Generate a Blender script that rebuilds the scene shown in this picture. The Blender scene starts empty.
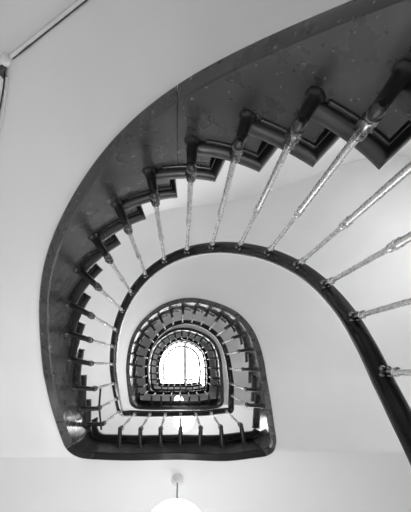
import bpy, bmesh, math, random
from mathutils import Vector, Matrix
random.seed(7)
PI = math.pi
S = bpy.context.scene
C = S.collection

# ------------------------------------------------------------------ plan of the stairwell (metres)
TH = {"u0": 180.49528, "v0": 366.17478, "z0": -0.62357, "H": 3.40008, "hR": 1.18432, "inset": 0.17681, "cx": -0.0251, "cy": 0.0455, "a": 0.77109, "b": 0.88138, "L": 0.62442, "rc": 0.14491, "s0": 0.13791, "s1": 0.87714, "c1": 0.0364, "c2": -0.08531, "ex": 0.9981, "tb": 0.05502, "yo": 0.06643, "sx": -0.00809, "sy": 0.02188, "q0": -0.01167, "q1": -0.02789, "q2": -0.0119, "q3": 0.01358, "q4": 0.01279, "q5": 0.0138, "q6": 0.04119, "q7": 0.03023, "q8": 0.01183, "q9": -0.01938, "q10": -0.01503, "q11": -0.01527, "q12": -0.01068, "q13": -0.01504, "p0": 0.01555, "p1": 0.02431, "p2": -0.01757, "p3": 0.00185, "p4": 0.00411, "p5": 0.0221, "p6": -0.018, "p7": -0.01201, "p8": -0.00251, "p9": 0.01379, "p10": -0.00141, "p11": 0.00654, "p12": 0.00834, "p13": 0.0217, "k0": 0.0245, "k1": -0.02989, "k2": -0.00381, "k3": 0.02898, "k4": -3e-05, "k5": 0.00222, "k6": 0.00108, "k7": -0.0479}
H = TH['H']; Z0 = TH['z0']; HR = TH['hR']; INS = TH['inset']; TB = TH['tb']
NR = 20; RISE = H / NR
KP = 14; KZ = 8
N = 400
FLOOR0 = Z0 + 0.435            # ground floor level
TOPLEVEL = 4                  # storeys of stairs
ROOF = 16.2
OUT = 1.10                    # width of the stair flights

def _raw(inset):
    cx, cy, a, b, L, rc, ex, yo = [TH[k] for k in ('cx', 'cy', 'a', 'b', 'L', 'rc', 'ex', 'yo')]
    a -= inset; b -= inset
    rc = max(rc - inset, 0.05)
    yb = cy + L - inset
    pts = [(cx, yb)]
    for k in range(12):
        t = PI / 2 * k / 11
        pts.append((cx + a - rc + rc * math.sin(t), yb - rc + rc * math.cos(t)))
    for k in range(90):
        t = PI * k / 89
        c_ = math.cos(t); s_ = math.sin(t)
        if abs(s_) < 1e-12: s_ = 0.0
        pts.append((cx + yo * b * s_ + a * math.copysign(abs(c_) ** ex, c_), cy - b * abs(s_) ** ex))
    for k in range(12):
        t = PI / 2 * k / 11
        pts.append((cx - a + rc - rc * math.cos(t), yb - rc + rc * math.sin(t)))
    pts.append((cx, yb))
    return pts

def interp(xs, ys, x):
    lo, hi = 0, len(xs) - 1
    if x <= xs[0]: return ys[0]
    if x >= xs[-1]: return ys[-1]
    while hi - lo > 1:
        m = (lo + hi) // 2
        if xs[m] <= x: lo = m
        else: hi = m
    d = xs[hi] - xs[lo]
    return ys[lo] + (ys[hi] - ys[lo]) * ((x - xs[lo]) / d if d > 0 else 0)

def catmull(a, x, per):
    i = math.floor(x); f = x - i
    n = len(a)
    g = (lambda j: a[j % n]) if per else (lambda j: a[max(0, min(n - 1, j))])
    p0, p1, p2, p3 = g(i - 1), g(i), g(i + 1), g(i + 2)
    return .5 * (2 * p1 + (p2 - p0) * f + (2 * p0 - 5 * p1 + 4 * p2 - p3) * f * f + (3 * p1 - p0 - 3 * p2 + p3) * f ** 3)

PK = [TH['p%d' % i] for i in range(KP)]
QK = [TH['q%d' % i] for i in range(KP)]
_cache = {}
def _plan(inset):
    key = round(inset, 5)
    if key in _cache: return _cache[key]
    pts = _raw(inset)
    d = [0.0]
    for p, q in zip(pts, pts[1:]):
        d.append(d[-1] + math.hypot(q[0] - p[0], q[1] - p[1]))
    xs = [p[0] for p in pts]; ys = [p[1] for p in pts]
    us = [k / (N - 1) for k in range(N)]
    X = [interp(d, xs, u * d[-1]) for u in us]; Y = [interp(d, ys, u * d[-1]) for u in us]
    w = min(1.0, max(0.0, (inset - TB) / (INS - TB)))       # the rail's own small wander
    OX, OY = [], []
    for k in range(N):
        if k in (0, N - 1): tx, ty = 1.0, 0.0
        else:
            tx, ty = X[k + 1] - X[k - 1], Y[k + 1] - Y[k - 1]
            l = math.hypot(tx, ty) + 1e-9; tx /= l; ty /= l
        off = catmull(PK, us[k] * KP, True) + w * catmull(QK, us[k] * KP, True)
        OX.append(X[k] - ty * off); OY.append(Y[k] + tx * off)
    _cache[key] = (us, OX, OY)
    return _cache[key]

def P(U, inset):
    """Plan point at running turn U (whole turns = storeys), inset towards the well."""
    us, X, Y = _plan(inset)
    u = U - math.floor(U)
    sh = min(1.0, max(0.0, (U - 1 - .1) / .25))
    return interp(us, X, u) + sh * TH['sx'], interp(us, Y, u) + sh * TH['sy']

def zb(U):
    """Underside of the string."""
    t_ = math.floor(U); u = U - t_
    s0, s1 = TH['s0'], TH['s1']
    t = max(0.0, min(1.0, (u - s0) / (s1 - s0)))
    w = t + TH['c1'] * t * (1 - t) + TH['c2'] * t * (1 - t) * (1 - 2 * t)
    kz = [0.0] + [TH['k%d' % k] for k in range(KZ)] + [0.0]
    return catmull(kz, t * (KZ + 1), False) + Z0 + H * (t_ + w)

# outer edge of flights, ruled from the well's edge
_ri = _raw(0.0)
_ru = [0.0]
for p, q in zip(_ri, _ri[1:]): _ru.append(_ru[-1] + math.hypot(q[0] - p[0], q[1] - p[1]))
_ru = [v / _ru[-1] for v in _ru]
OUTR = 1.05
XR = TH['cx'] + TH['a'] + OUT + OUTR; XL = TH['cx'] - TH['a'] - OUT
YB = TH['cy'] + TH['L']; YBACK = YB + 1.25
def _outraw():
    cx, cy, a, b = [TH[k] for k in ('cx', 'cy', 'a', 'b')]
    o = []
    for k, (x, y) in enumerate(_ri):
        if 13 <= k < 103:
            t = PI * (k - 13) / 89
            if t < PI / 2:      # squarer corner of the well on this side
                w_ = max(0, math.cos(t))
                o.append((cx + (a + OUT + OUTR) * w_ ** .75, cy - (b + OUT - .06 + .9 * w_ * w_ * (3 - 2 * w_)) * math.sin(t) ** .5))
            else:
                o.append((cx + (a + OUT) * math.cos(t), cy - (b + OUT - .06) * math.sin(t)))
        elif 1 <= k < 13: o.append((XR, y))
        elif k >= 103 and k < len(_ri) - 1: o.append((XL, y))
        else: o.append((x, YBACK))
    return o
_ro = _outraw()
U_A, U_B = _ru[1], _ru[-2]         # ends of the straight landing edge
def PO(U):
    u = max(U_A, min(U_B, U - math.floor(U)))
    return interp(_ru, [p[0] for p in _ro], u), interp(_ru, [p[1] for p in _ro], u)

# ------------------------------------------------------------------ materials
def nodes(m):
    m.use_nodes = True
    nt = m.node_tree
    return nt, nt.nodes['Principled BSDF']
def mat(name, col, rough=.5, metal=0., spec=.5, noise=0., scale=8., rnoise=0., bump=0., bscale=60., coat=0.):
    m = bpy.data.materials.new(name)
    nt, b = nodes(m)
    b.inputs['Base Color'].default_value = (col, col, col, 1)
    b.inputs['Roughness'].default_value = rough
    b.inputs['Metallic'].default_value = metal
    b.inputs['Specular IOR Level'].default_value = spec
    b.inputs['Coat Weight'].default_value = coat
    b.inputs['Coat Roughness'].default_value = .12
    tc = nt.nodes.new('ShaderNodeTexCoord')
    if noise:
        n = nt.nodes.new('ShaderNodeTexNoise'); n.inputs['Scale'].default_value = scale; n.inputs['Detail'].default_value = 6
        r = nt.nodes.new('ShaderNodeValToRGB')
        lo, hi = max(0, col * (1 - noise)), col * (1 + noise)
        r.color_ramp.elements[0].position = .3; r.color_ramp.elements[1].position = .7
        r.color_ramp.elements[0].color = (lo, lo, lo, 1); r.color_ramp.elements[1].color = (hi, hi, hi, 1)
        nt.links.new(tc.outputs['Object'], n.inputs['Vector']); nt.links.new(n.outputs['Fac'], r.inputs['Fac'])
        nt.links.new(r.outputs['Color'], b.inputs['Base Color'])
    if rnoise:
        n = nt.nodes.new('ShaderNodeTexNoise'); n.inputs['Scale'].default_value = scale * 2.3; n.inputs['Detail'].default_value = 4
        r = nt.nodes.new('ShaderNodeMapRange')
        r.inputs['From Min'].default_value = .3; r.inputs['From Max'].default_value = .7
        r.inputs['To Min'].default_value = max(.03, rough - rnoise); r.inputs['To Max'].default_value = rough + rnoise
        nt.links.new(tc.outputs['Object'], n.inputs['Vector']); nt.links.new(n.outputs['Fac'], r.inputs['Value'])
        nt.links.new(r.outputs['Result'], b.inputs['Roughness'])
    if bump:
        n = nt.nodes.new('ShaderNodeTexNoise'); n.inputs['Scale'].default_value = bscale; n.inputs['Detail'].default_value = 5
        bp = nt.nodes.new('ShaderNodeBump'); bp.inputs['Strength'].default_value = bump; bp.inputs['Distance'].default_value = .004
        nt.links.new(tc.outputs['Object'], n.inputs['Vector']); nt.links.new(n.outputs['Fac'], bp.inputs['Height'])
        nt.links.new(bp.outputs['Normal'], b.inputs['Normal'])
    return m

def worn_wood(name, col, rough, chips=.0):
    """dark varnished wood with small worn chips"""
    m = mat(name, col, rough, noise=.22, scale=7, rnoise=.07, bump=.12, bscale=30, coat=.25)
    nt = m.node_tree; b = nt.nodes['Principled BSDF']
    if chips:
        src = b.inputs['Base Color'].links[0].from_socket
        tc = [n for n in nt.nodes if n.type == 'TEX_COORD'][0]
        v = nt.nodes.new('ShaderNodeTexNoise'); v.inputs['Scale'].default_value = 75; v.inputs['Detail'].default_value = 3
        r = nt.nodes.new('ShaderNodeValToRGB')
        r.color_ramp.elements[0].position = .67; r.color_ramp.elements[1].position = .73
        mx = nt.nodes.new('ShaderNodeMix'); mx.data_type = 'RGBA'
        nt.links.new(tc.outputs['Object'], v.inputs['Vector']); nt.links.new(v.outputs['Fac'], r.inputs['Fac'])
        nt.links.new(r.outputs['Color'], mx.inputs['Factor']); nt.links.new(src, mx.inputs['A'])
        mx.inputs['B'].default_value = (chips, chips, chips, 1)
        nt.links.new(mx.outputs['Result'], b.inputs['Base Color'])
    return m

M = {
    'plaster': mat('white_plaster', .84, .85, spec=.2, noise=.02, scale=2.5, bump=.08, bscale=25),
    'wall': mat('wall_plaster', .84, .85, spec=.2, noise=.02, scale=2.0, bump=.08, bscale=20),
    'string': worn_wood('varnished_string_wood', .032, .3, chips=.22),
    'fascia': mat('dull_fascia_wood', .007, .42, spec=.2, noise=.2, scale=7, rnoise=.06, coat=.1),
    'tread': worn_wood('dark_tread_wood', .012, .32),
    'rail': mat('dark_polished_rail_wood', .018, .25, spec=.35, noise=.2, scale=14, coat=.15),
    'metal': mat('worn_steel', .66, .28, metal=.8, noise=.07, scale=40, rnoise=.05),
    'collar': mat('cast_steel_ornament', .24, .25, metal=1., noise=.4, scale=60),
    'bracket': mat('blackened_iron', .014, .3, noise=.2, scale=25, coat=.2),
    'floor': mat('pale_stone_floor', .72, .5, noise=.15, scale=4),
    'boards': mat('dark_landing_boards', .12, .5, noise=.2, scale=5),
    'porcelain': mat('white_porcelain', .8, .25),
    'conduit': mat('painted_conduit', .66, .5),
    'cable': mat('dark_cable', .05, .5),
    'steelbar': mat('grey_skylight_bar', .3, .5),
    'leather': mat('dark_iron', .03, .4),
}
def emitter(name, strength, col=(1, 1, 1)):
    m = bpy.data.materials.new(name); m.use_nodes = True
    nt = m.node_tree; nt.nodes.clear()
    o = nt.nodes.new('ShaderNodeOutputMaterial'); e = nt.nodes.new('ShaderNodeEmission')
    e.inputs['Strength'].default_value = strength; e.inputs['Color'].default_value = (*col, 1)
    nt.links.new(e.outputs[0], o.inputs[0])
    return m
GLOBE_STRENGTH = 9.0
M['globe'] = emitter('lit_opal_glass', GLOBE_STRENGTH)
def glass(name, tint):
    m = bpy.data.materials.new(name); m.use_nodes = True
    nt = m.node_tree; nt.nodes.clear()
    o = nt.nodes.new('ShaderNodeOutputMaterial'); t = nt.nodes.new('ShaderNodeBsdfTransparent')
    g = nt.nodes.new('ShaderNodeBsdfGlossy'); g.inputs['Roughness'].default_value = .05
    x = nt.nodes.new('ShaderNodeMixShader'); x.inputs[0].default_value = .06
    t.inputs['Color'].default_value = (tint, tint, tint, 1)
    nt.links.new(t.outputs[0], x.inputs[1]); nt.links.new(g.outputs[0], x.inputs[2]); nt.links.new(x.outputs[0], o.inputs[0])
    return m
M['glass'] = glass('window_glass', .95)
M['sky_glass'] = glass('dusty_skylight_glass', .9)
M['fill_door_glass'] = glass('dimming_door_glass', .41)  # tint sets how much fill daylight the added door lets in
M['fill_stair_glass'] = glass('dimming_stair_glass', .74)  # dimmed pane of the added stair window
M['fill_landing_glass'] = glass('dimming_landing_glass', .90)  # dimmed pane of the added landing window

# ------------------------------------------------------------------ mesh helpers
class MB:
    def __init__(s): s.v = []; s.f = []
    def add(s, vs, fs):
        o = len(s.v); s.v += [tuple(v) for v in vs]; s.f += [tuple(i + o for i in f) for f in fs]
    def box(s, x0, x1, y0, y1, z0, z1):
        s.add([(x, y, z) for z in (z0, z1) for y in (y0, y1) for x in (x0, x1)],
              [(0, 2, 3, 1), (4, 5, 7, 6), (0, 1, 5, 4), (2, 6, 7, 3), (0, 4, 6, 2), (1, 3, 7, 5)])
    def lathe(s, prof, seg=14, mtx=None, lobes=0, depth=0.):
        vs, fs = [], []
        n = len(prof)
        for k, pr in enumerate(prof):
            r, z = pr[0], pr[1]
            d = pr[2] if len(pr) > 2 else 0.
            for i in range(seg):
                a = 2 * PI * i / seg
                rr = r * (1 + d * math.cos(lobes * a + (pr[3] if len(pr) > 3 else 0)))
                p = Vector((rr * math.cos(a), rr * math.sin(a), z))
                vs.append(mtx @ p if mtx else p)
        for k in range(n - 1):
            for i in range(seg):
                j = (i + 1) % seg
                fs.append((k * seg + i, k * seg + j, (k + 1) * seg + j, (k + 1) * seg + i))
        fs.append(tuple(range(seg))[::-1]); fs.append(tuple((n - 1) * seg + i for i in range(seg)))
        s.add(vs, fs)
    def tube(s, pts, r, seg=8):
        rr = r if isinstance(r, (list, tuple)) else [r] * len(pts)
        pts = [Vector(p) for p in pts]
        vs, fs = [], []
        up = None
        for k, p in enumerate(pts):
            d = (pts[min(k + 1, len(pts) - 1)] - pts[max(k - 1, 0)]).normalized()
            if up is None: up = Vector((0, 0, 1)) if abs(d.z) < .9 else Vector((1, 0, 0))
            a = d.cross(up).normalized(); b = a.cross(d).normalized(); up = b
            for i in range(seg):
                t = 2 * PI * i / seg
                vs.append(p + (a * math.cos(t) + b * math.sin(t)) * rr[k])
        for k in range(len(pts) - 1):
            for i in range(seg):
                j = (i + 1) % seg
                fs.append((k * seg + i, k * seg + j, (k + 1) * seg + j, (k + 1) * seg + i))
        fs.append(tuple(range(seg))[::-1]); fs.append(tuple((len(pts) - 1) * seg + i for i in range(seg)))
        s.add(vs, fs)
    def loops(s, rings, close_ring=True, caps=True):
        n = len(rings[0]); vs = [p for r in rings for p in r]; fs = []
        for k in range(len(rings) - 1):
            for i in range(n if close_ring else n - 1):
                j = (i + 1) % n
                fs.append((k * n + i, k * n + j, (k + 1) * n + j, (k + 1) * n + i))
        if caps and close_ring:
            fs.append(tuple(range(n))[::-1]); fs.append(tuple((len(rings) - 1) * n + i for i in range(n)))
        s.add(vs, fs)
    def prism(s, poly, z0, z1):
        n = len(poly)
        s.add([(x, y, z0) for x, y in poly] + [(x, y, z1) for x, y in poly],
              [tuple(range(n))[::-1], tuple(range(n, 2 * n))] + [(i, (i + 1) % n, n + (i + 1) % n, n + i) for i in range(n)])
    def sphere(s, c, r, seg=12, rings=8, sz=1.):
        c = Vector(c)
        s.lathe([(max(r * math.sin(PI * k / rings), r * .02), -r * sz * math.cos(PI * k / rings)) for k in range(rings + 1)], seg, Matrix.Translation(c))
    def build(s, name, m, parent=None, smooth=0, bevel=0., origin=None, bseg=2, fix=True):
        o_ = Vector(origin) if origin is not None else Vector((0, 0, 0))
        me = bpy.data.meshes.new(name)
        me.from_pydata([Vector(v) - o_ for v in s.v], [], s.f)
        bm = bmesh.new(); bm.from_mesh(me)
        if fix: bmesh.ops.recalc_face_normals(bm, faces=bm.faces)
        if smooth:
            for f in bm.faces: f.smooth = True
            for e in bm.edges:
                if len(e.link_faces) == 2 and e.calc_face_angle(0) > math.radians(smooth): e.smooth = False
        bm.to_mesh(me); bm.free()
        me.materials.append(m)
        ob = bpy.data.objects.new(name, me); C.objects.link(ob)
        if parent is not None:
            ob.parent = parent
            ob.location = o_ - world_loc(parent)
        else: ob.location = o_
        if bevel:
            b = ob.modifiers.new('bevel', 'BEVEL'); b.width = bevel; b.segments = bseg; b.limit_method = 'ANGLE'; b.angle_limit = math.radians(40)
            b.harden_normals = False
        return ob
def world_loc(o):
    v = Vector((0, 0, 0))
    while o is not None: v = v + o.location; o = o.parent
    return v
def tag(o, label=None, cat=None, group=None, kind=None):
    if label: o['label'] = label
    if cat: o['category'] = cat
    if group: o['group'] = group
    if kind: o['kind'] = kind
    return o
def empty(name, loc):
    o = bpy.data.objects.new(name, None); C.objects.link(o); o.location = loc; o.empty_display_size = .1
    return o
def struct(o): o['kind'] = 'structure'; return o
def frange(a, b, n): return [a + (b - a) * k / n for k in range(n + 1)]

# ------------------------------------------------------------------ where steps and balusters stand
UB = {0: .123, 1: .183, 2: .213, 3: .257, 4: .300, 5: .335, 6: .365, 7: .396, 8: .427, 9: .459, 10: .491, 11: .524,
      12: .558, 13: .593, 14: .626, 15: .663, 16: .697, 17: .734, 18: .778, 19: .816, 20: .851}
PER = 5.1
NF = {j: UB[j - 1] + .38 * (UB[j] - UB[j - 1]) for j in range(1, 21)}      # nosing fronts
RS = {j: NF[j] + .035 / PER for j in NF}                                   # risers
def top(t, j): return FLOOR0 + t * H + j * RISE
TT = .048                                                                  # tread thickness

def string_top(t, u):
    j = 0
    for k in range(1, 21):
        if u >= RS[k]: j = k
    return top(t, j) - TT

def string_piece(mb, cols, chamf=.006):
    """cols: list of (U, zbottom, ztop)"""
    rings = []
    for U, a, b in cols:
        xi, yi = P(U, TB); xo, yo_ = P(U, 0.0)
        xi2, yi2 = P(U, TB - chamf); xo2, yo2 = P(U, chamf)
        rings.append([(xi, yi, b), (xi, yi, a + chamf), (xi2, yi2, a), (xo2, yo2, a), (xo, yo_, a + chamf), (xo, yo_, b)])
    mb.loops(rings)

def flight_cols(t, u0, u1):
    us = set(frange(u0, u1, max(2, int((u1 - u0) * 220))))
    cols = []
    rs = [RS[k] for k in RS if u0 < RS[k] < u1]
    us = sorted(us | set(rs))
    for u in us:
        a = max(zb(t + u), FLOOR0 + .0)
        b = string_top(t, u)
        if u in rs:
            cols.append((t + u - 1e-4, a, string_top(t, u - 1e-3)))
        if b > a + .02: cols.append((t + u, a, b))
    return cols

LEVEL = ['ground floor', 'first landing', 'second landing', 'third landing', 'top landing']
ORD = ['lowest', 'second', 'third', 'topmost']
FLIGHT_LABEL = [
    'lowest and nearest curved flight of dark wooden stairs sweeping over the upper left',
    'second curved flight of dark wooden stairs, ringed by the nearest handrail',
    'third curved flight of dark wooden stairs, small ring inside the second flight',
    'topmost curved flight of stairs, smallest ring right around the bright skylight']
BAL_LABEL = [
    'nearest balustrade of steel balusters with dark handrail on the lowest flight',
    'second balustrade of short bright balusters, inside the ring of the second flight',
    'third balustrade, small ring of bright balusters above the second landing',
    'topmost balustrade, thin dark handrail outlined against the white skylight']
LAND_LABEL = [
    'lowest and largest dark landing edge, straight beam across the bottom of the stairwell',
    'second dark landing edge, halfway up between the largest beam and the skylight',
    'third small dark landing edge just below the skylight ring',
    'top landing edge, thinnest dark bar right under the white skylight']

SEAMS = [.503, .672]
for t in range(TOPLEVEL):
    # ---------------- flight
    base = (*P(t + .5, 0.0), FLOOR0 + t * H)
    fl = tag(empty('stair_flight', base), FLIGHT_LABEL[t], 'staircase', 'flights of the spiral stair')
    cuts = [.1269] + SEAMS + [.8471]
    for a, b in zip(cuts, cuts[1:]):
        mb = MB(); string_piece(mb, flight_cols(t, a + .0002, b - .0002))
        mb.build('string_board', M['string'], fl, smooth=35)
    for j in range(1, 20):
        z1 = top(t, j); z0 = z1 - TT
        u0, ur, ut = NF[j], RS[j + 1], NF[j + 1] + .018
        if j == 19: ut = ur + .004
        n = 8
        def tread_poly(ins, back):
            uf = u0 + back / PER; us_ = ut - back / PER * .6
            pl = [P(t + u, ins) for u in frange(uf, us_, n)] + [P(t + u, .045) for u in frange(us_, ur, 2)]
            return pl + [(px * .985 + qx * .015, py * .985 + qy * .015) for (px, py), (qx, qy) in ((PO(t + u), P(t + u, 0)) for u in frange(ur, uf, 5))]
        mb = MB()
        mb.loops([[(x, y, z0 + dz) for x, y in tread_poly(ins, back)] for ins, back, dz in
                  ((.070, .018, 0), (.078, .010, .003), (.084, .004, .010), (.087, .001, .019), (.088, 0, .026), (.088, 0, TT - .004), (.085, .002, TT))])
        tr = mb.build('tread', M['tread'], fl, smooth=40)
        # cove moulding under the nosing: along the string and across the front
        mb = MB()
        uf = u0 + .026 / PER; fr = RS[j] + .002
        poly = [P(t + u, .064) for u in frange(uf, ut - .006, n)] + [P(t + u, .046) for u in frange(ut - .006, fr, n)]
        ox, oy = PO(t + fr); ix, iy = P(t + fr, 0); ox2, oy2 = PO(t + uf); ix2, iy2 = P(t + uf, 0)
        poly += [(ox * .97 + ix * .03, oy * .97 + iy * .03), (ox2 * .97 + ix2 * .03, oy2 * .97 + iy2 * .03)]
        mb.prism(poly, z0 - .016, z0 + .002)
        mb.build('cove_moulding', M['tread'], tr, bevel=.004)
    for j in range(1, 21):
        a, b = top(t, j - 1), top(t, j) - TT
        p, q = P(t + RS[j], .03), PO(t + RS[j]); p2, q2 = P(t + RS[j] + .004, .03), PO(t + RS[j] + .004)
        k = .985
        mb = MB(); mb.prism([p, (p[0] + (q[0] - p[0]) * k, p[1] + (q[1] - p[1]) * k), (p2[0] + (q2[0] - p2[0]) * k, p2[1] + (q2[1] - p2[1]) * k), p2], a - .002, b + .002)
        mb.build('riser', M['tread'], fl)
    # ---------------- landing edge at the head of the flight
    lt = top(t, 20)
    ld = tag(empty('stair_landing', (*P(t + 1.0, 0.0), lt - .45)), LAND_LABEL[t], 'landing', 'landings of the spiral stair')
    us = frange(t + .8471, t + 1.1269, 90)
    cols = []
    for U in us:
        z_t = lt - TT
        cols.append((U, zb(U), z_t))
    mb = MB(); string_piece(mb, cols); mb.build('fascia_board', M['fascia'], ld, smooth=35)
    u_s, u_e = t + NF[20], t + 1 + RS[1] - .001
    pl = [P(U, .106) for U in frange(u_s, u_e, 60)]
    inn = [P(U, -.10) for U in frange(u_e, u_s, 60)]
    mb = MB(); mb.prism(pl + inn, lt - TT, lt); mb.build('nosing_board', M['tread'], ld, smooth=40, bevel=.012, bseg=3)
    mb = MB()
    mb.prism([P(U, .068) for U in frange(u_s + .003, u_e, 60)] + [P(U, .03) for U in frange(u_e, u_s + .003, 60)], lt - TT - .02, lt - TT + .002)
    mb.build('cove_moulding', M['tread'], ld, bevel=.008)

    # ---------------- balustrade
    bl = tag(empty('balustrade', (*P(t + .5, INS), FLOOR0 + t * H)), BAL_LABEL[t], 'balustrade', 'balustrades of the spiral stair')
    prof = [(-.030, .014), (-.024, .002), (-.020, 0), (.012, 0), (.016, .006), (.019, .007), (.024, .007), (.029, .009), (.031, .014), (.0315, .034), (.028, .042), (.014, .048), (-.014, .048), (-.028, .038), (-.032, .026)]
    ua, ue = t + .150, t + 1.150
    rings = []
    n = 260
    for U in frange(ua, ue, n):
        z = zb(U) + HR
        # smooth the corner normals a little
        x, y = P(U, INS); x1, y1 = P(U + .006, INS); x0, y0 = P(U - .006, INS)
        tx, ty = x1 - x0, y1 - y0; l = math.hypot(tx, ty) + 1e-9
        nx, ny = ty / l, -tx / l
        # into the well
        cxw, cyw = TH['cx'] - x, TH['cy'] - .1 - y
        if nx * cxw + ny * cyw < 0: nx, ny = -nx, -ny
        rings.append([(x + nx * a, y + ny * a, z + b) for a, b in prof])
    mb = MB(); mb.loops(rings)
    mb.build('handrail', M['rail'], bl, smooth=50)
    if t == 0:
        nx_, ny_ = P(.152, INS); zn = zb(.152) + HR
        mb = MB(); mb.lathe([(.055, FLOOR0), (.055, FLOOR0 + .10), (.040, FLOOR0 + .12), (.034, FLOOR0 + .16), (.042, FLOOR0 + .30), (.030, FLOOR0 + .42), (.026, zn - .14), (.036, zn - .12), (.036, zn - .09), (.026, zn - .07), (.030, zn + .005)], 20, Matrix.Translation(Vector((nx_, ny_, 0))))
        mb.build('newel_post', M['rail'], bl, smooth=40)
    spots = [(t + UB[j], top(t, j)) for j in range(1, 20)]
    spots += [(t + UB[20] + (1.123 - UB[20]) * k / 7, lt) for k in range(8)]
    for U, zt in spots:
        x, y = P(U, INS); zr = zb(U) + HR + .003
        zk = zt - .222
        sx, sy = P(U, TB)
        # nearest point of the string face to the baluster
        best = min(((P(U + d * .002, TB)) for d in range(-20, 21)), key=lambda p: (p[0] - x) ** 2 + (p[1] - y) ** 2)
        sx, sy = best
        d = Vector((x - sx, y - sy, 0)); L = d.length; d.normalize()
        h = zr - zk
        zm = zk + .10 + (h - .10) * .48
        mb = MB()
        T = Matrix.Translation(Vector((x, y, 0)))
        r1, r2 = .0105, .0085
        mb.lathe([(r1, zk + .07), (r1, zm - .034), (r1 * 1.3, zm - .030), (r1 * 1.3, zm - .024), (r1, zm - .022),
                  (r1 * 1.15, zm - .014, .12), (r1 * 1.22, zm - .006, .12), (r1 * 1.15, zm + .002, .12), (r1 * .95, zm + .006), (r1 * 1.2, zm + .012), (r1 * 1.2, zm + .018),
                  (r2, zm + .022), (r2, zr - .075), (r2 * 1.6, zr - .072), (r2 * 1.6, zr - .064), (r2 * .8, zr - .062), (r2 * .75, zr - .02)], 12, T, lobes=6)
        b = mb.build('baluster', M['metal'], bl, smooth=40, origin=(x, y, zk))
        # iron bracket: rosette on the string, tapering arm, upturned end
        mb = MB()
        R = Vector((0, 0, 1)).rotation_difference(d).to_matrix().to_4x4()
        Tm = Matrix.Translation(Vector((sx, sy, zk))) @ R
        mb.lathe([(.026, -.004), (.026, .006), (.022, .010), (.019, .014), (.0185, .03), (.0175, L * .6), (.0160, L - .010), (.0150, L + .004), (.010, L + .012), (.003, L + .014)], 14, Tm)
        mb.lathe([(.008, zk - .020), (.0150, zk - .012), (.0165, zk), (.0160, zk + .014), (.012, zk + .018)], 14, T)
        mb.build('bracket', M['bracket'], b, smooth=45, origin=(sx, sy, zk))
        mb = MB()
        mb.lathe([(.013, zk + .010), (.0185, zk + .012), (.0185, zk + .019), (.0150, zk + .022), (.0165, zk + .030, .24), (.0180, zk + .042, .24, PI), (.0175, zk + .054, .24), (.0160, zk + .064, .24, PI), (.0140, zk + .070), (.0170, zk + .075), (.0170, zk + .083), (.0105, zk + .090)], 24, T, lobes=8)
        mb.build('collar', M['collar'], b, smooth=60, origin=(x, y, zk + .05))
        mb = MB()
        mb.lathe([(.0085, zr - .062), (.0095, zr - .056, .12), (.0085, zr - .048, .12, PI), (.0095, zr - .040, .12), (.0085, zr - .032, .12, PI), (.0095, zr - .026, .12), (.008, zr - .020), (.010, zr - .014), (.010, zr)], 18, T, lobes=5)
        for k in range(4):
            a = PI / 4 + k * PI / 2 + math.atan2(d.y, d.x)
            mb.sphere((x + .0135 * math.cos(a), y + .0135 * math.sin(a), zr - .012), .0092, 10, 7)
        mb.build('finial', M['collar'], b, smooth=70, origin=(x, y, zr - .03))

# ------------------------------------------------------------------ plaster soffits, floors
def soffit_pt(U, s, dz=.016):
    xi, yi = P(U, .012); xo, yo_ = PO(U)
    z = zb(U)
    u = U - math.floor(U)
    if u > .70 and s > 0:
        a = min(1.0, (u - .70) / (U_B - .70)); zl = Z0 + H * (math.floor(U) + 1)
        za = zb(math.floor(U) + .70); m0 = (zb(math.floor(U) + .705) - za) / .005 * (U_B - .70)
        zh = (2 * a ** 3 - 3 * a * a + 1) * za + (a ** 3 - 2 * a * a + a) * m0 + (3 * a * a - 2 * a ** 3) * zl
        k = min(1.0, s * 2.5); z += (zh - z) * k * k * (3 - 2 * k)
    return (xi + (xo - xi) * s, yi + (yo_ - yi) * s, max(z + dz, FLOOR0 - .02))
for t in range(TOPLEVEL):
    mb = MB()
    us = frange(t + U_A - .002, t + U_B + .002, 150)
    vs = []; fs = []; ns = 12
    for U in us:
        for k in range(ns + 1): vs.append(soffit_pt(U, k / ns))
    for a in range(len(us) - 1):
        for k in range(ns):
            i = a * (ns + 1) + k
            fs.append((i, i + 1, i + ns + 2, i + ns + 1))
    mb.add(vs, fs)
    o = mb.build('ceiling', M['plaster'], smooth=60, fix=False)
    struct(o)
    # landing slab
    lt = top(t, 20); zl = Z0 + (t + 1) * H + .016
    mb = MB()
    edge = [P(U, .012) for U in frange(t + U_B, t + 1 + U_A, 30)]
    poly = [(XL, YB), *edge, (XR, YB), (XR, YBACK), (XL, YBACK)]
    mb.prism(poly, zl, zl + .05)
    struct(mb.build('ceiling', M['plaster']))
    mb = MB()
    edge = [P(U, -.06) for U in frange(t + U_B, t + 1 + U_A, 30)]
    poly = [(XL, YB), *edge, (XR, YB), (XR, YBACK), (XL, YBACK)]
    mb.prism(poly, lt - .06, lt - .001)
    struct(mb.build('floor', M['boards']))
mb = MB(); mb.box(XL - .3, XR + .3, TH['cy'] - TH['b'] - OUT - 1.2, YBACK + .3, FLOOR0 - .12, FLOOR0)
struct(mb.build('floor', M['floor']))

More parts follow.
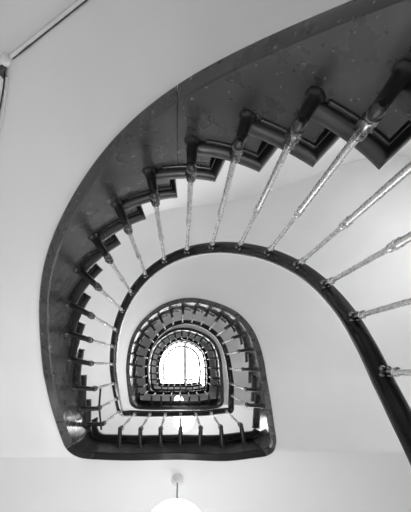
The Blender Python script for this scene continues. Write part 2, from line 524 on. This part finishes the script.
# ------------------------------------------------------------------ walls
def wall_strip(mb, pts, z0, z1, o0=0., o1=.15):
    rings = []
    for k, (x, y) in enumerate(pts):
        a = pts[max(0, k - 1)]; b = pts[min(len(pts) - 1, k + 1)]
        tx, ty = b[0] - a[0], b[1] - a[1]; l = math.hypot(tx, ty); nx, ny = ty / l, -tx / l
        if nx * (x - TH['cx']) + ny * (y - .3) < 0: nx, ny = -nx, -ny
        rings.append([(x + nx * o0, y + ny * o0, z0), (x + nx * o0, y + ny * o0, z1), (x + nx * o1, y + ny * o1, z1), (x + nx * o1, y + ny * o1, z0)])
    mb.loops(rings)
def wall(name, *strips):
    mb = MB()
    for p, z0, z1 in strips: wall_strip(mb, p, z0, z1)
    return struct(mb.build(name, M['wall'], smooth=40))
crv = [_ro[k] for k in range(13, 103)]
wall('wall_front', (crv[24:66], FLOOR0 - .1, ROOF))
WA, WK, SZ0, SZ1 = 4, 18, 1.70, 2.95            # unseen stair window, added to light the second flight's soffit
wall('wall_right', ([(XR, YBACK), (XR, YB)] + crv[:WA + 1], FLOOR0 - .1, ROOF), (crv[WA:WK + 1], FLOOR0 - .1, SZ0), (crv[WA:WK + 1], SZ1, ROOF), (crv[WK:25], FLOOR0 - .1, ROOF))
w3 = struct(empty('added_window_3', (*crv[(WA + WK) // 2], SZ0)))
mb = MB(); wall_strip(mb, crv[WA:WK + 1], SZ0, SZ0 + .05, .04, .11); wall_strip(mb, crv[WA:WK + 1], SZ1 - .05, SZ1, .04, .11)
for k in (WA, WA + 7, WK - 1): wall_strip(mb, [crv[k], (crv[k][0] * .4 + crv[k + 1][0] * .6, crv[k][1] * .4 + crv[k + 1][1] * .6)], SZ0 + .05, SZ1 - .05, .05, .10)
struct(mb.build('window_frame', M['conduit'], w3))
mb = MB(); wall_strip(mb, crv[WA:WK + 1], SZ0 + .05, SZ1 - .05, .072, .078); struct(mb.build('window_pane', M['fill_stair_glass'], w3))
wall('wall_left', (crv[65:] + [(XL, YB), (XL, YBACK)], FLOOR0 - .1, ROOF))
# back wall with an unseen glazed door, added as fill light for the soffits
DX0, DX1, DZ = -1.30, 1.30, FLOOR0 + 2.45
mb = MB()
mb.box(XL - .15, DX0, YBACK, YBACK + .15, FLOOR0 - .1, ROOF); mb.box(DX1, XR + .15, YBACK, YBACK + .15, FLOOR0 - .1, ROOF)
WX0, WX1, WZ0, WZ1 = -.5, 1.25, FLOOR0 + H + .35, FLOOR0 + H + 1.65       # unseen landing window, added to brighten the storey above
mb.box(DX0, DX1, YBACK, YBACK + .15, DZ, WZ0); mb.box(DX0, DX1, YBACK, YBACK + .15, WZ1, ROOF)
mb.box(DX0, WX0, YBACK, YBACK + .15, WZ0, WZ1); mb.box(WX1, DX1, YBACK, YBACK + .15, WZ0, WZ1)
struct(mb.build('wall_back', M['wall']))
wn = struct(empty('added_window_2', (0, YBACK + .08, WZ0)))
mb = MB()
for x0, x1, z0, z1 in ((WX0, WX0 + .05, WZ0, WZ1), (WX1 - .05, WX1, WZ0, WZ1), (.33, .41, WZ0 + .05, WZ1 - .05), (WX0 + .05, WX1 - .05, WZ0, WZ0 + .05), (WX0 + .05, WX1 - .05, WZ1 - .05, WZ1)):
    mb.box(x0, x1, YBACK + .04, YBACK + .11, z0, z1)
struct(mb.build('window_frame', M['conduit'], wn))
mb = MB(); mb.box(WX0 + .05, WX1 - .05, YBACK + .072, YBACK + .078, WZ0 + .05, WZ1 - .05); struct(mb.build('window_pane', M['fill_landing_glass'], wn))
dr = struct(empty('added_door_1', (0, YBACK + .08, FLOOR0)))
mb = MB()
for x0, x1, z0, z1 in ((DX0, DX0 + .07, FLOOR0, DZ), (DX1 - .07, DX1, FLOOR0, DZ), (-.06, .06, FLOOR0, DZ - .07), (DX0 + .07, DX1 - .07, DZ - .07, DZ), (DX0 + .07, -.06, FLOOR0, FLOOR0 + .25), (.06, DX1 - .07, FLOOR0, FLOOR0 + .25)):
    mb.box(x0, x1, YBACK + .04, YBACK + .11, z0, z1)
struct(mb.build('added_door_frame', M['tread'], dr))
mb = MB(); mb.box(DX0 + .07, DX1 - .07, YBACK + .072, YBACK + .078, FLOOR0 + .25, DZ - .07); struct(mb.build('added_door_pane', M['fill_door_glass'], dr))


# ------------------------------------------------------------------ roof and skylight
SX0, SX1, SY0, SY1 = -1.75, 1.75, -1.85, 1.65
mb = MB()
xa, xb_, ya, yb_ = XL - .3, XR + .3, TH['cy'] - TH['b'] - OUT - 1.2, YBACK + .3
mb.box(xa, SX0, ya, yb_, ROOF, ROOF + .2); mb.box(SX1, xb_, ya, yb_, ROOF, ROOF + .2)
mb.box(SX0, SX1, ya, SY0, ROOF, ROOF + .2); mb.box(SX0, SX1, SY1, yb_, ROOF, ROOF + .2)
struct(mb.build('ceiling', M['plaster']))
sk = empty('window_1', ((SX0 + SX1) / 2, (SY0 + SY1) / 2, ROOF + .1)); struct(sk)
mb = MB(); mb.box(SX0, SX1, SY0, SY1, ROOF + .13, ROOF + .136); struct(mb.build('window_pane', M['sky_glass'], sk))
mb = MB()
for x0, x1, y0, y1 in ((SX0, SX0 + .05, SY0, SY1), (SX1 - .05, SX1, SY0, SY1), (SX0 + .05, SX1 - .05, SY0, SY0 + .05), (SX0 + .05, SX1 - .05, SY1 - .05, SY1)):
    mb.box(x0, x1, y0, y1, ROOF + .05, ROOF + .128)
struct(mb.build('window_frame', M['steelbar'], sk))
mb = MB(); mb.box(.125, .275, SY0 + .05, SY1 - .05, ROOF + .03, ROOF + .12); struct(mb.build('window_mullion', M['steelbar'], sk))
mb = MB(); mb.lathe([(.03, ROOF - .02), (.06, ROOF - .01), (.06, ROOF + .03)], 16, Matrix.Translation(Vector((.19, .07, 0)))); struct(mb.build('window_latch', M['steelbar'], sk))
mb = MB()
for y in (-1.63, -1.32, -1.0, -.70, -.39, -.08, .23, .54, .85, 1.16, 1.47):
    mb.box(SX0 + .05, SX1 - .05, y - .006, y + .006, ROOF + .09, ROOF + .122)
struct(mb.build('window_glazing_bar', M['conduit'], sk))

# ------------------------------------------------------------------ hanging globe lamps under the landings
LAMP_LABEL = ['large lit white globe lamp under the lowest landing, at the bottom of the photo',
              'lit white globe lamp hanging under the second landing, behind the short balusters',
              'small lit globe lamp hanging under the third landing, partly hidden by the second landing edge']
for t in range(3):
    x, y = -.022 + .0 * t, .835
    if t == 1: x, y = .045, .775
    if t == 2: x, y = -.04, .78
    zc = Z0 + (t + 1) * H + .016
    drop = .86 if t == 0 else .80
    zg = zc - drop; r = (.152, .145, .10)[t]
    lp = tag(empty('pendant_lamp', (x, y, zc)), LAMP_LABEL[t], 'lamp', 'globe lamps under the landings')
    T = Matrix.Translation(Vector((x, y, 0)))
    mb = MB(); mb.lathe([(.045, zc + .001), (.045, zc - .012), (.040, zc - .022), (.034, zc - .05), (.026, zc - .075), (.012, zc - .085)], 24, T)
    tag(mb.build('ceiling_rose', M['porcelain'], lp, smooth=40), 'white porcelain ceiling rose')
    mb = MB(); mb.tube([(x, y, zc - .08), (x, y, zg + r + .03)], .006, 8); mb.build('stem', M['steelbar'], lp, smooth=40)
    mb = MB(); mb.lathe([(.02, zg + r + .05), (.035, zg + r + .03), (.045, zg + r - .012), (.04, zg + r - .016)], 20, T); mb.build('gallery', M['steelbar'], lp, smooth=40)
    mb = MB(); mb.sphere((x, y, zg), r, 32, 20); tag(mb.build('globe', M['globe'], lp, smooth=80), 'lit opal white glass globe')

# ------------------------------------------------------------------ conduit and insulator knob on the lowest soffit
F = 380.0
def on_soffit(px, py, dz):
    """the point of the lowest soffit seen towards a traced direction"""
    dx, dy = (px - TH['u0']) / F, (py - TH['v0']) / F
    best = None
    for a in range(0, 401):
        U = .45 + .4 * a / 400
        z = zb(U) + .016
        x, y = dx * z, dy * z
        xi, yi = P(U, .012); xo, yo_ = PO(U)
        ex, ey = xo - xi, yo_ - yi
        c = abs(ex * (y - yi) - ey * (x - xi)) / math.hypot(ex, ey)
        if best is None or c < best[0]: best = (c, (x, y, z + dz))
    return Vector(best[1])
def path(pp, dz, n=6):
    out = []
    for (a, b), (c, d) in zip(pp, pp[1:]):
        for k in range(n): out.append(on_soffit(a + (c - a) * k / n, b + (d - b) * k / n, dz))
    out.append(on_soffit(*pp[-1], dz))
    return out
mb = MB(); mb.tube(path([(150, -62), (112, -24), (84, 1), (60, 20), (36, 39), (10, 60)], -.009), .0075, 10)
cd = tag(mb.build('conduit', M['conduit'], smooth=50), 'pale conduit running across the soffit to the white knob, top left', 'conduit')
for off, lb in ((-2.6, 'thin dark line along the upper side of the long pale conduit, top left'), (2.4, 'thin dark line along the lower side of the long pale conduit, top left')):
    mb = MB(); mb.tube(path([(a + off * .58, b + off * .81) for a, b in ((150, -62), (112, -24), (84, 1), (60, 20), (36, 39), (12, 58))], -.005), .0024, 8)  # thin dark tubes that outline both edges of the conduit
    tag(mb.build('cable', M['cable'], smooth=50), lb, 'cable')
mb = MB(); mb.tube(path([(8, 78), (7, 92), (4, 112), (0, 132), (-8, 165), (-15, 200)], -.007), .0055, 8)
tag(mb.build('conduit', M['conduit'], smooth=50), 'pale conduit dropping from the white knob along the left edge of the photo', 'conduit')
mb = MB(); mb.tube(path([(5, 80), (3, 95), (0, 112), (-4, 132), (-14, 170)], -.005), .003, 8)
tag(mb.build('cable', M['cable'], smooth=50), 'thin dark cable dropping beside the short conduit under the white knob', 'cable')
k0 = on_soffit(7.5, 64, 0.)
kn = tag(empty('insulator', k0), 'small round white knob with dark metal clip on the soffit, top left', 'insulator')
mb = MB(); mb.lathe([(.012, k0.z + .002), (.013, k0.z - .006), (.019, k0.z - .010), (.022, k0.z - .018), (.020, k0.z - .028), (.012, k0.z - .034), (.002, k0.z - .036)], 20, Matrix.Translation(Vector((k0.x, k0.y, 0))))
mb.build('knob', M['porcelain'], kn, smooth=50)
k1 = on_soffit(3, 76, 0.)
mb = MB(); mb.tube([k0 + Vector((-.004, .020, -.012)), (k0 + k1) / 2 + Vector((-.004, .006, -.016)), k1 + Vector((0, 0, -.012)), k1 + Vector((.008, .012, -.006))], [.010, .013, .012, .007], 10)
mb.build('clip', M['leather'], kn, smooth=50)

# ------------------------------------------------------------------ thin tie rod between the last balusters of the lowest flight
pa = P(UB[18], INS); pb = P(UB[20], INS)
zz = 2.90
mb = MB(); mb.tube([(pa[0], pa[1], zz), (pa[0] * .5 + pb[0] * .5 - .012, pa[1] * .5 + pb[1] * .5, zz + .015), (pb[0], pb[1], zz + .03), (pb[0] + .004, pb[1] + .035, zz + .03)], .008, 8)
tag(mb.build('tie_rod', M['bracket'], smooth=50), 'thin black iron rod tying the last balusters together by the lowest landing', 'rod')

# ------------------------------------------------------------------ light
w = bpy.data.worlds.new('overcast_sky'); S.world = w; w.use_nodes = True
bg = w.node_tree.nodes['Background']; bg.inputs['Color'].default_value = (1, 1, 1, 1); bg.inputs['Strength'].default_value = 12.0
pt = bpy.data.lights.new('skylight_portal', 'AREA'); pt.shape = 'RECTANGLE'; pt.size = SX1 - SX0; pt.size_y = SY1 - SY0
pt.cycles.is_portal = True
po = bpy.data.objects.new('skylight_portal', pt); C.objects.link(po); po.location = ((SX0 + SX1) / 2, (SY0 + SY1) / 2, ROOF + .19)

pt2 = bpy.data.lights.new('fill_door_portal', 'AREA'); pt2.shape = 'RECTANGLE'; pt2.size = DX1 - DX0; pt2.size_y = 2.4
pt2.cycles.is_portal = True
po2 = bpy.data.objects.new('fill_door_portal', pt2); C.objects.link(po2); po2.location = (0, YBACK + .17, FLOOR0 + 1.22); po2.rotation_euler = (-PI / 2, 0, 0)

pt3 = bpy.data.lights.new('fill_landing_portal', 'AREA'); pt3.shape = 'RECTANGLE'; pt3.size = WX1 - WX0; pt3.size_y = WZ1 - WZ0
pt3.cycles.is_portal = True
po3 = bpy.data.objects.new('fill_landing_portal', pt3); C.objects.link(po3); po3.location = ((WX0 + WX1) / 2, YBACK + .17, (WZ0 + WZ1) / 2); po3.rotation_euler = (-PI / 2, 0, 0)

pa_, pb_ = Vector((*crv[WA], 0)), Vector((*crv[WK], 0)); ch = pb_ - pa_
pt4 = bpy.data.lights.new('fill_stair_portal', 'AREA'); pt4.shape = 'RECTANGLE'; pt4.size = ch.length + .1; pt4.size_y = SZ1 - SZ0 + .1
pt4.cycles.is_portal = True
po4 = bpy.data.objects.new('fill_stair_portal', pt4); C.objects.link(po4)
nv = Vector((ch.y, -ch.x, 0)).normalized()
if nv.x < 0: nv = -nv
po4.location = (pa_ + pb_) / 2 + nv * .26 + Vector((0, 0, (SZ0 + SZ1) / 2))
po4.rotation_euler = (Matrix((ch.normalized(), nv.cross(ch.normalized()), nv)).transposed()).to_euler()

# ------------------------------------------------------------------ camera: on the ground floor, looking straight up the well
cam = bpy.data.cameras.new('camera'); co = bpy.data.objects.new('camera', cam); C.objects.link(co)
cam.sensor_width = 36; cam.sensor_fit = 'AUTO'; cam.lens = F / 512 * 36
cam.shift_x = (205.5 - TH['u0']) / 512; cam.shift_y = -(256 - TH['v0']) / 512
cam.clip_start = .01; cam.clip_end = 100
co.rotation_euler = (PI, 0, 0)
S.camera = co
S.view_settings.view_transform = 'Standard'; S.view_settings.look = 'None'; S.view_settings.gamma = 1
S.view_settings.use_curve_mapping = False
S.view_settings.exposure = 0.38
S.cycles.max_bounces = 16; S.cycles.diffuse_bounces = 10
S.cycles.use_denoising = True
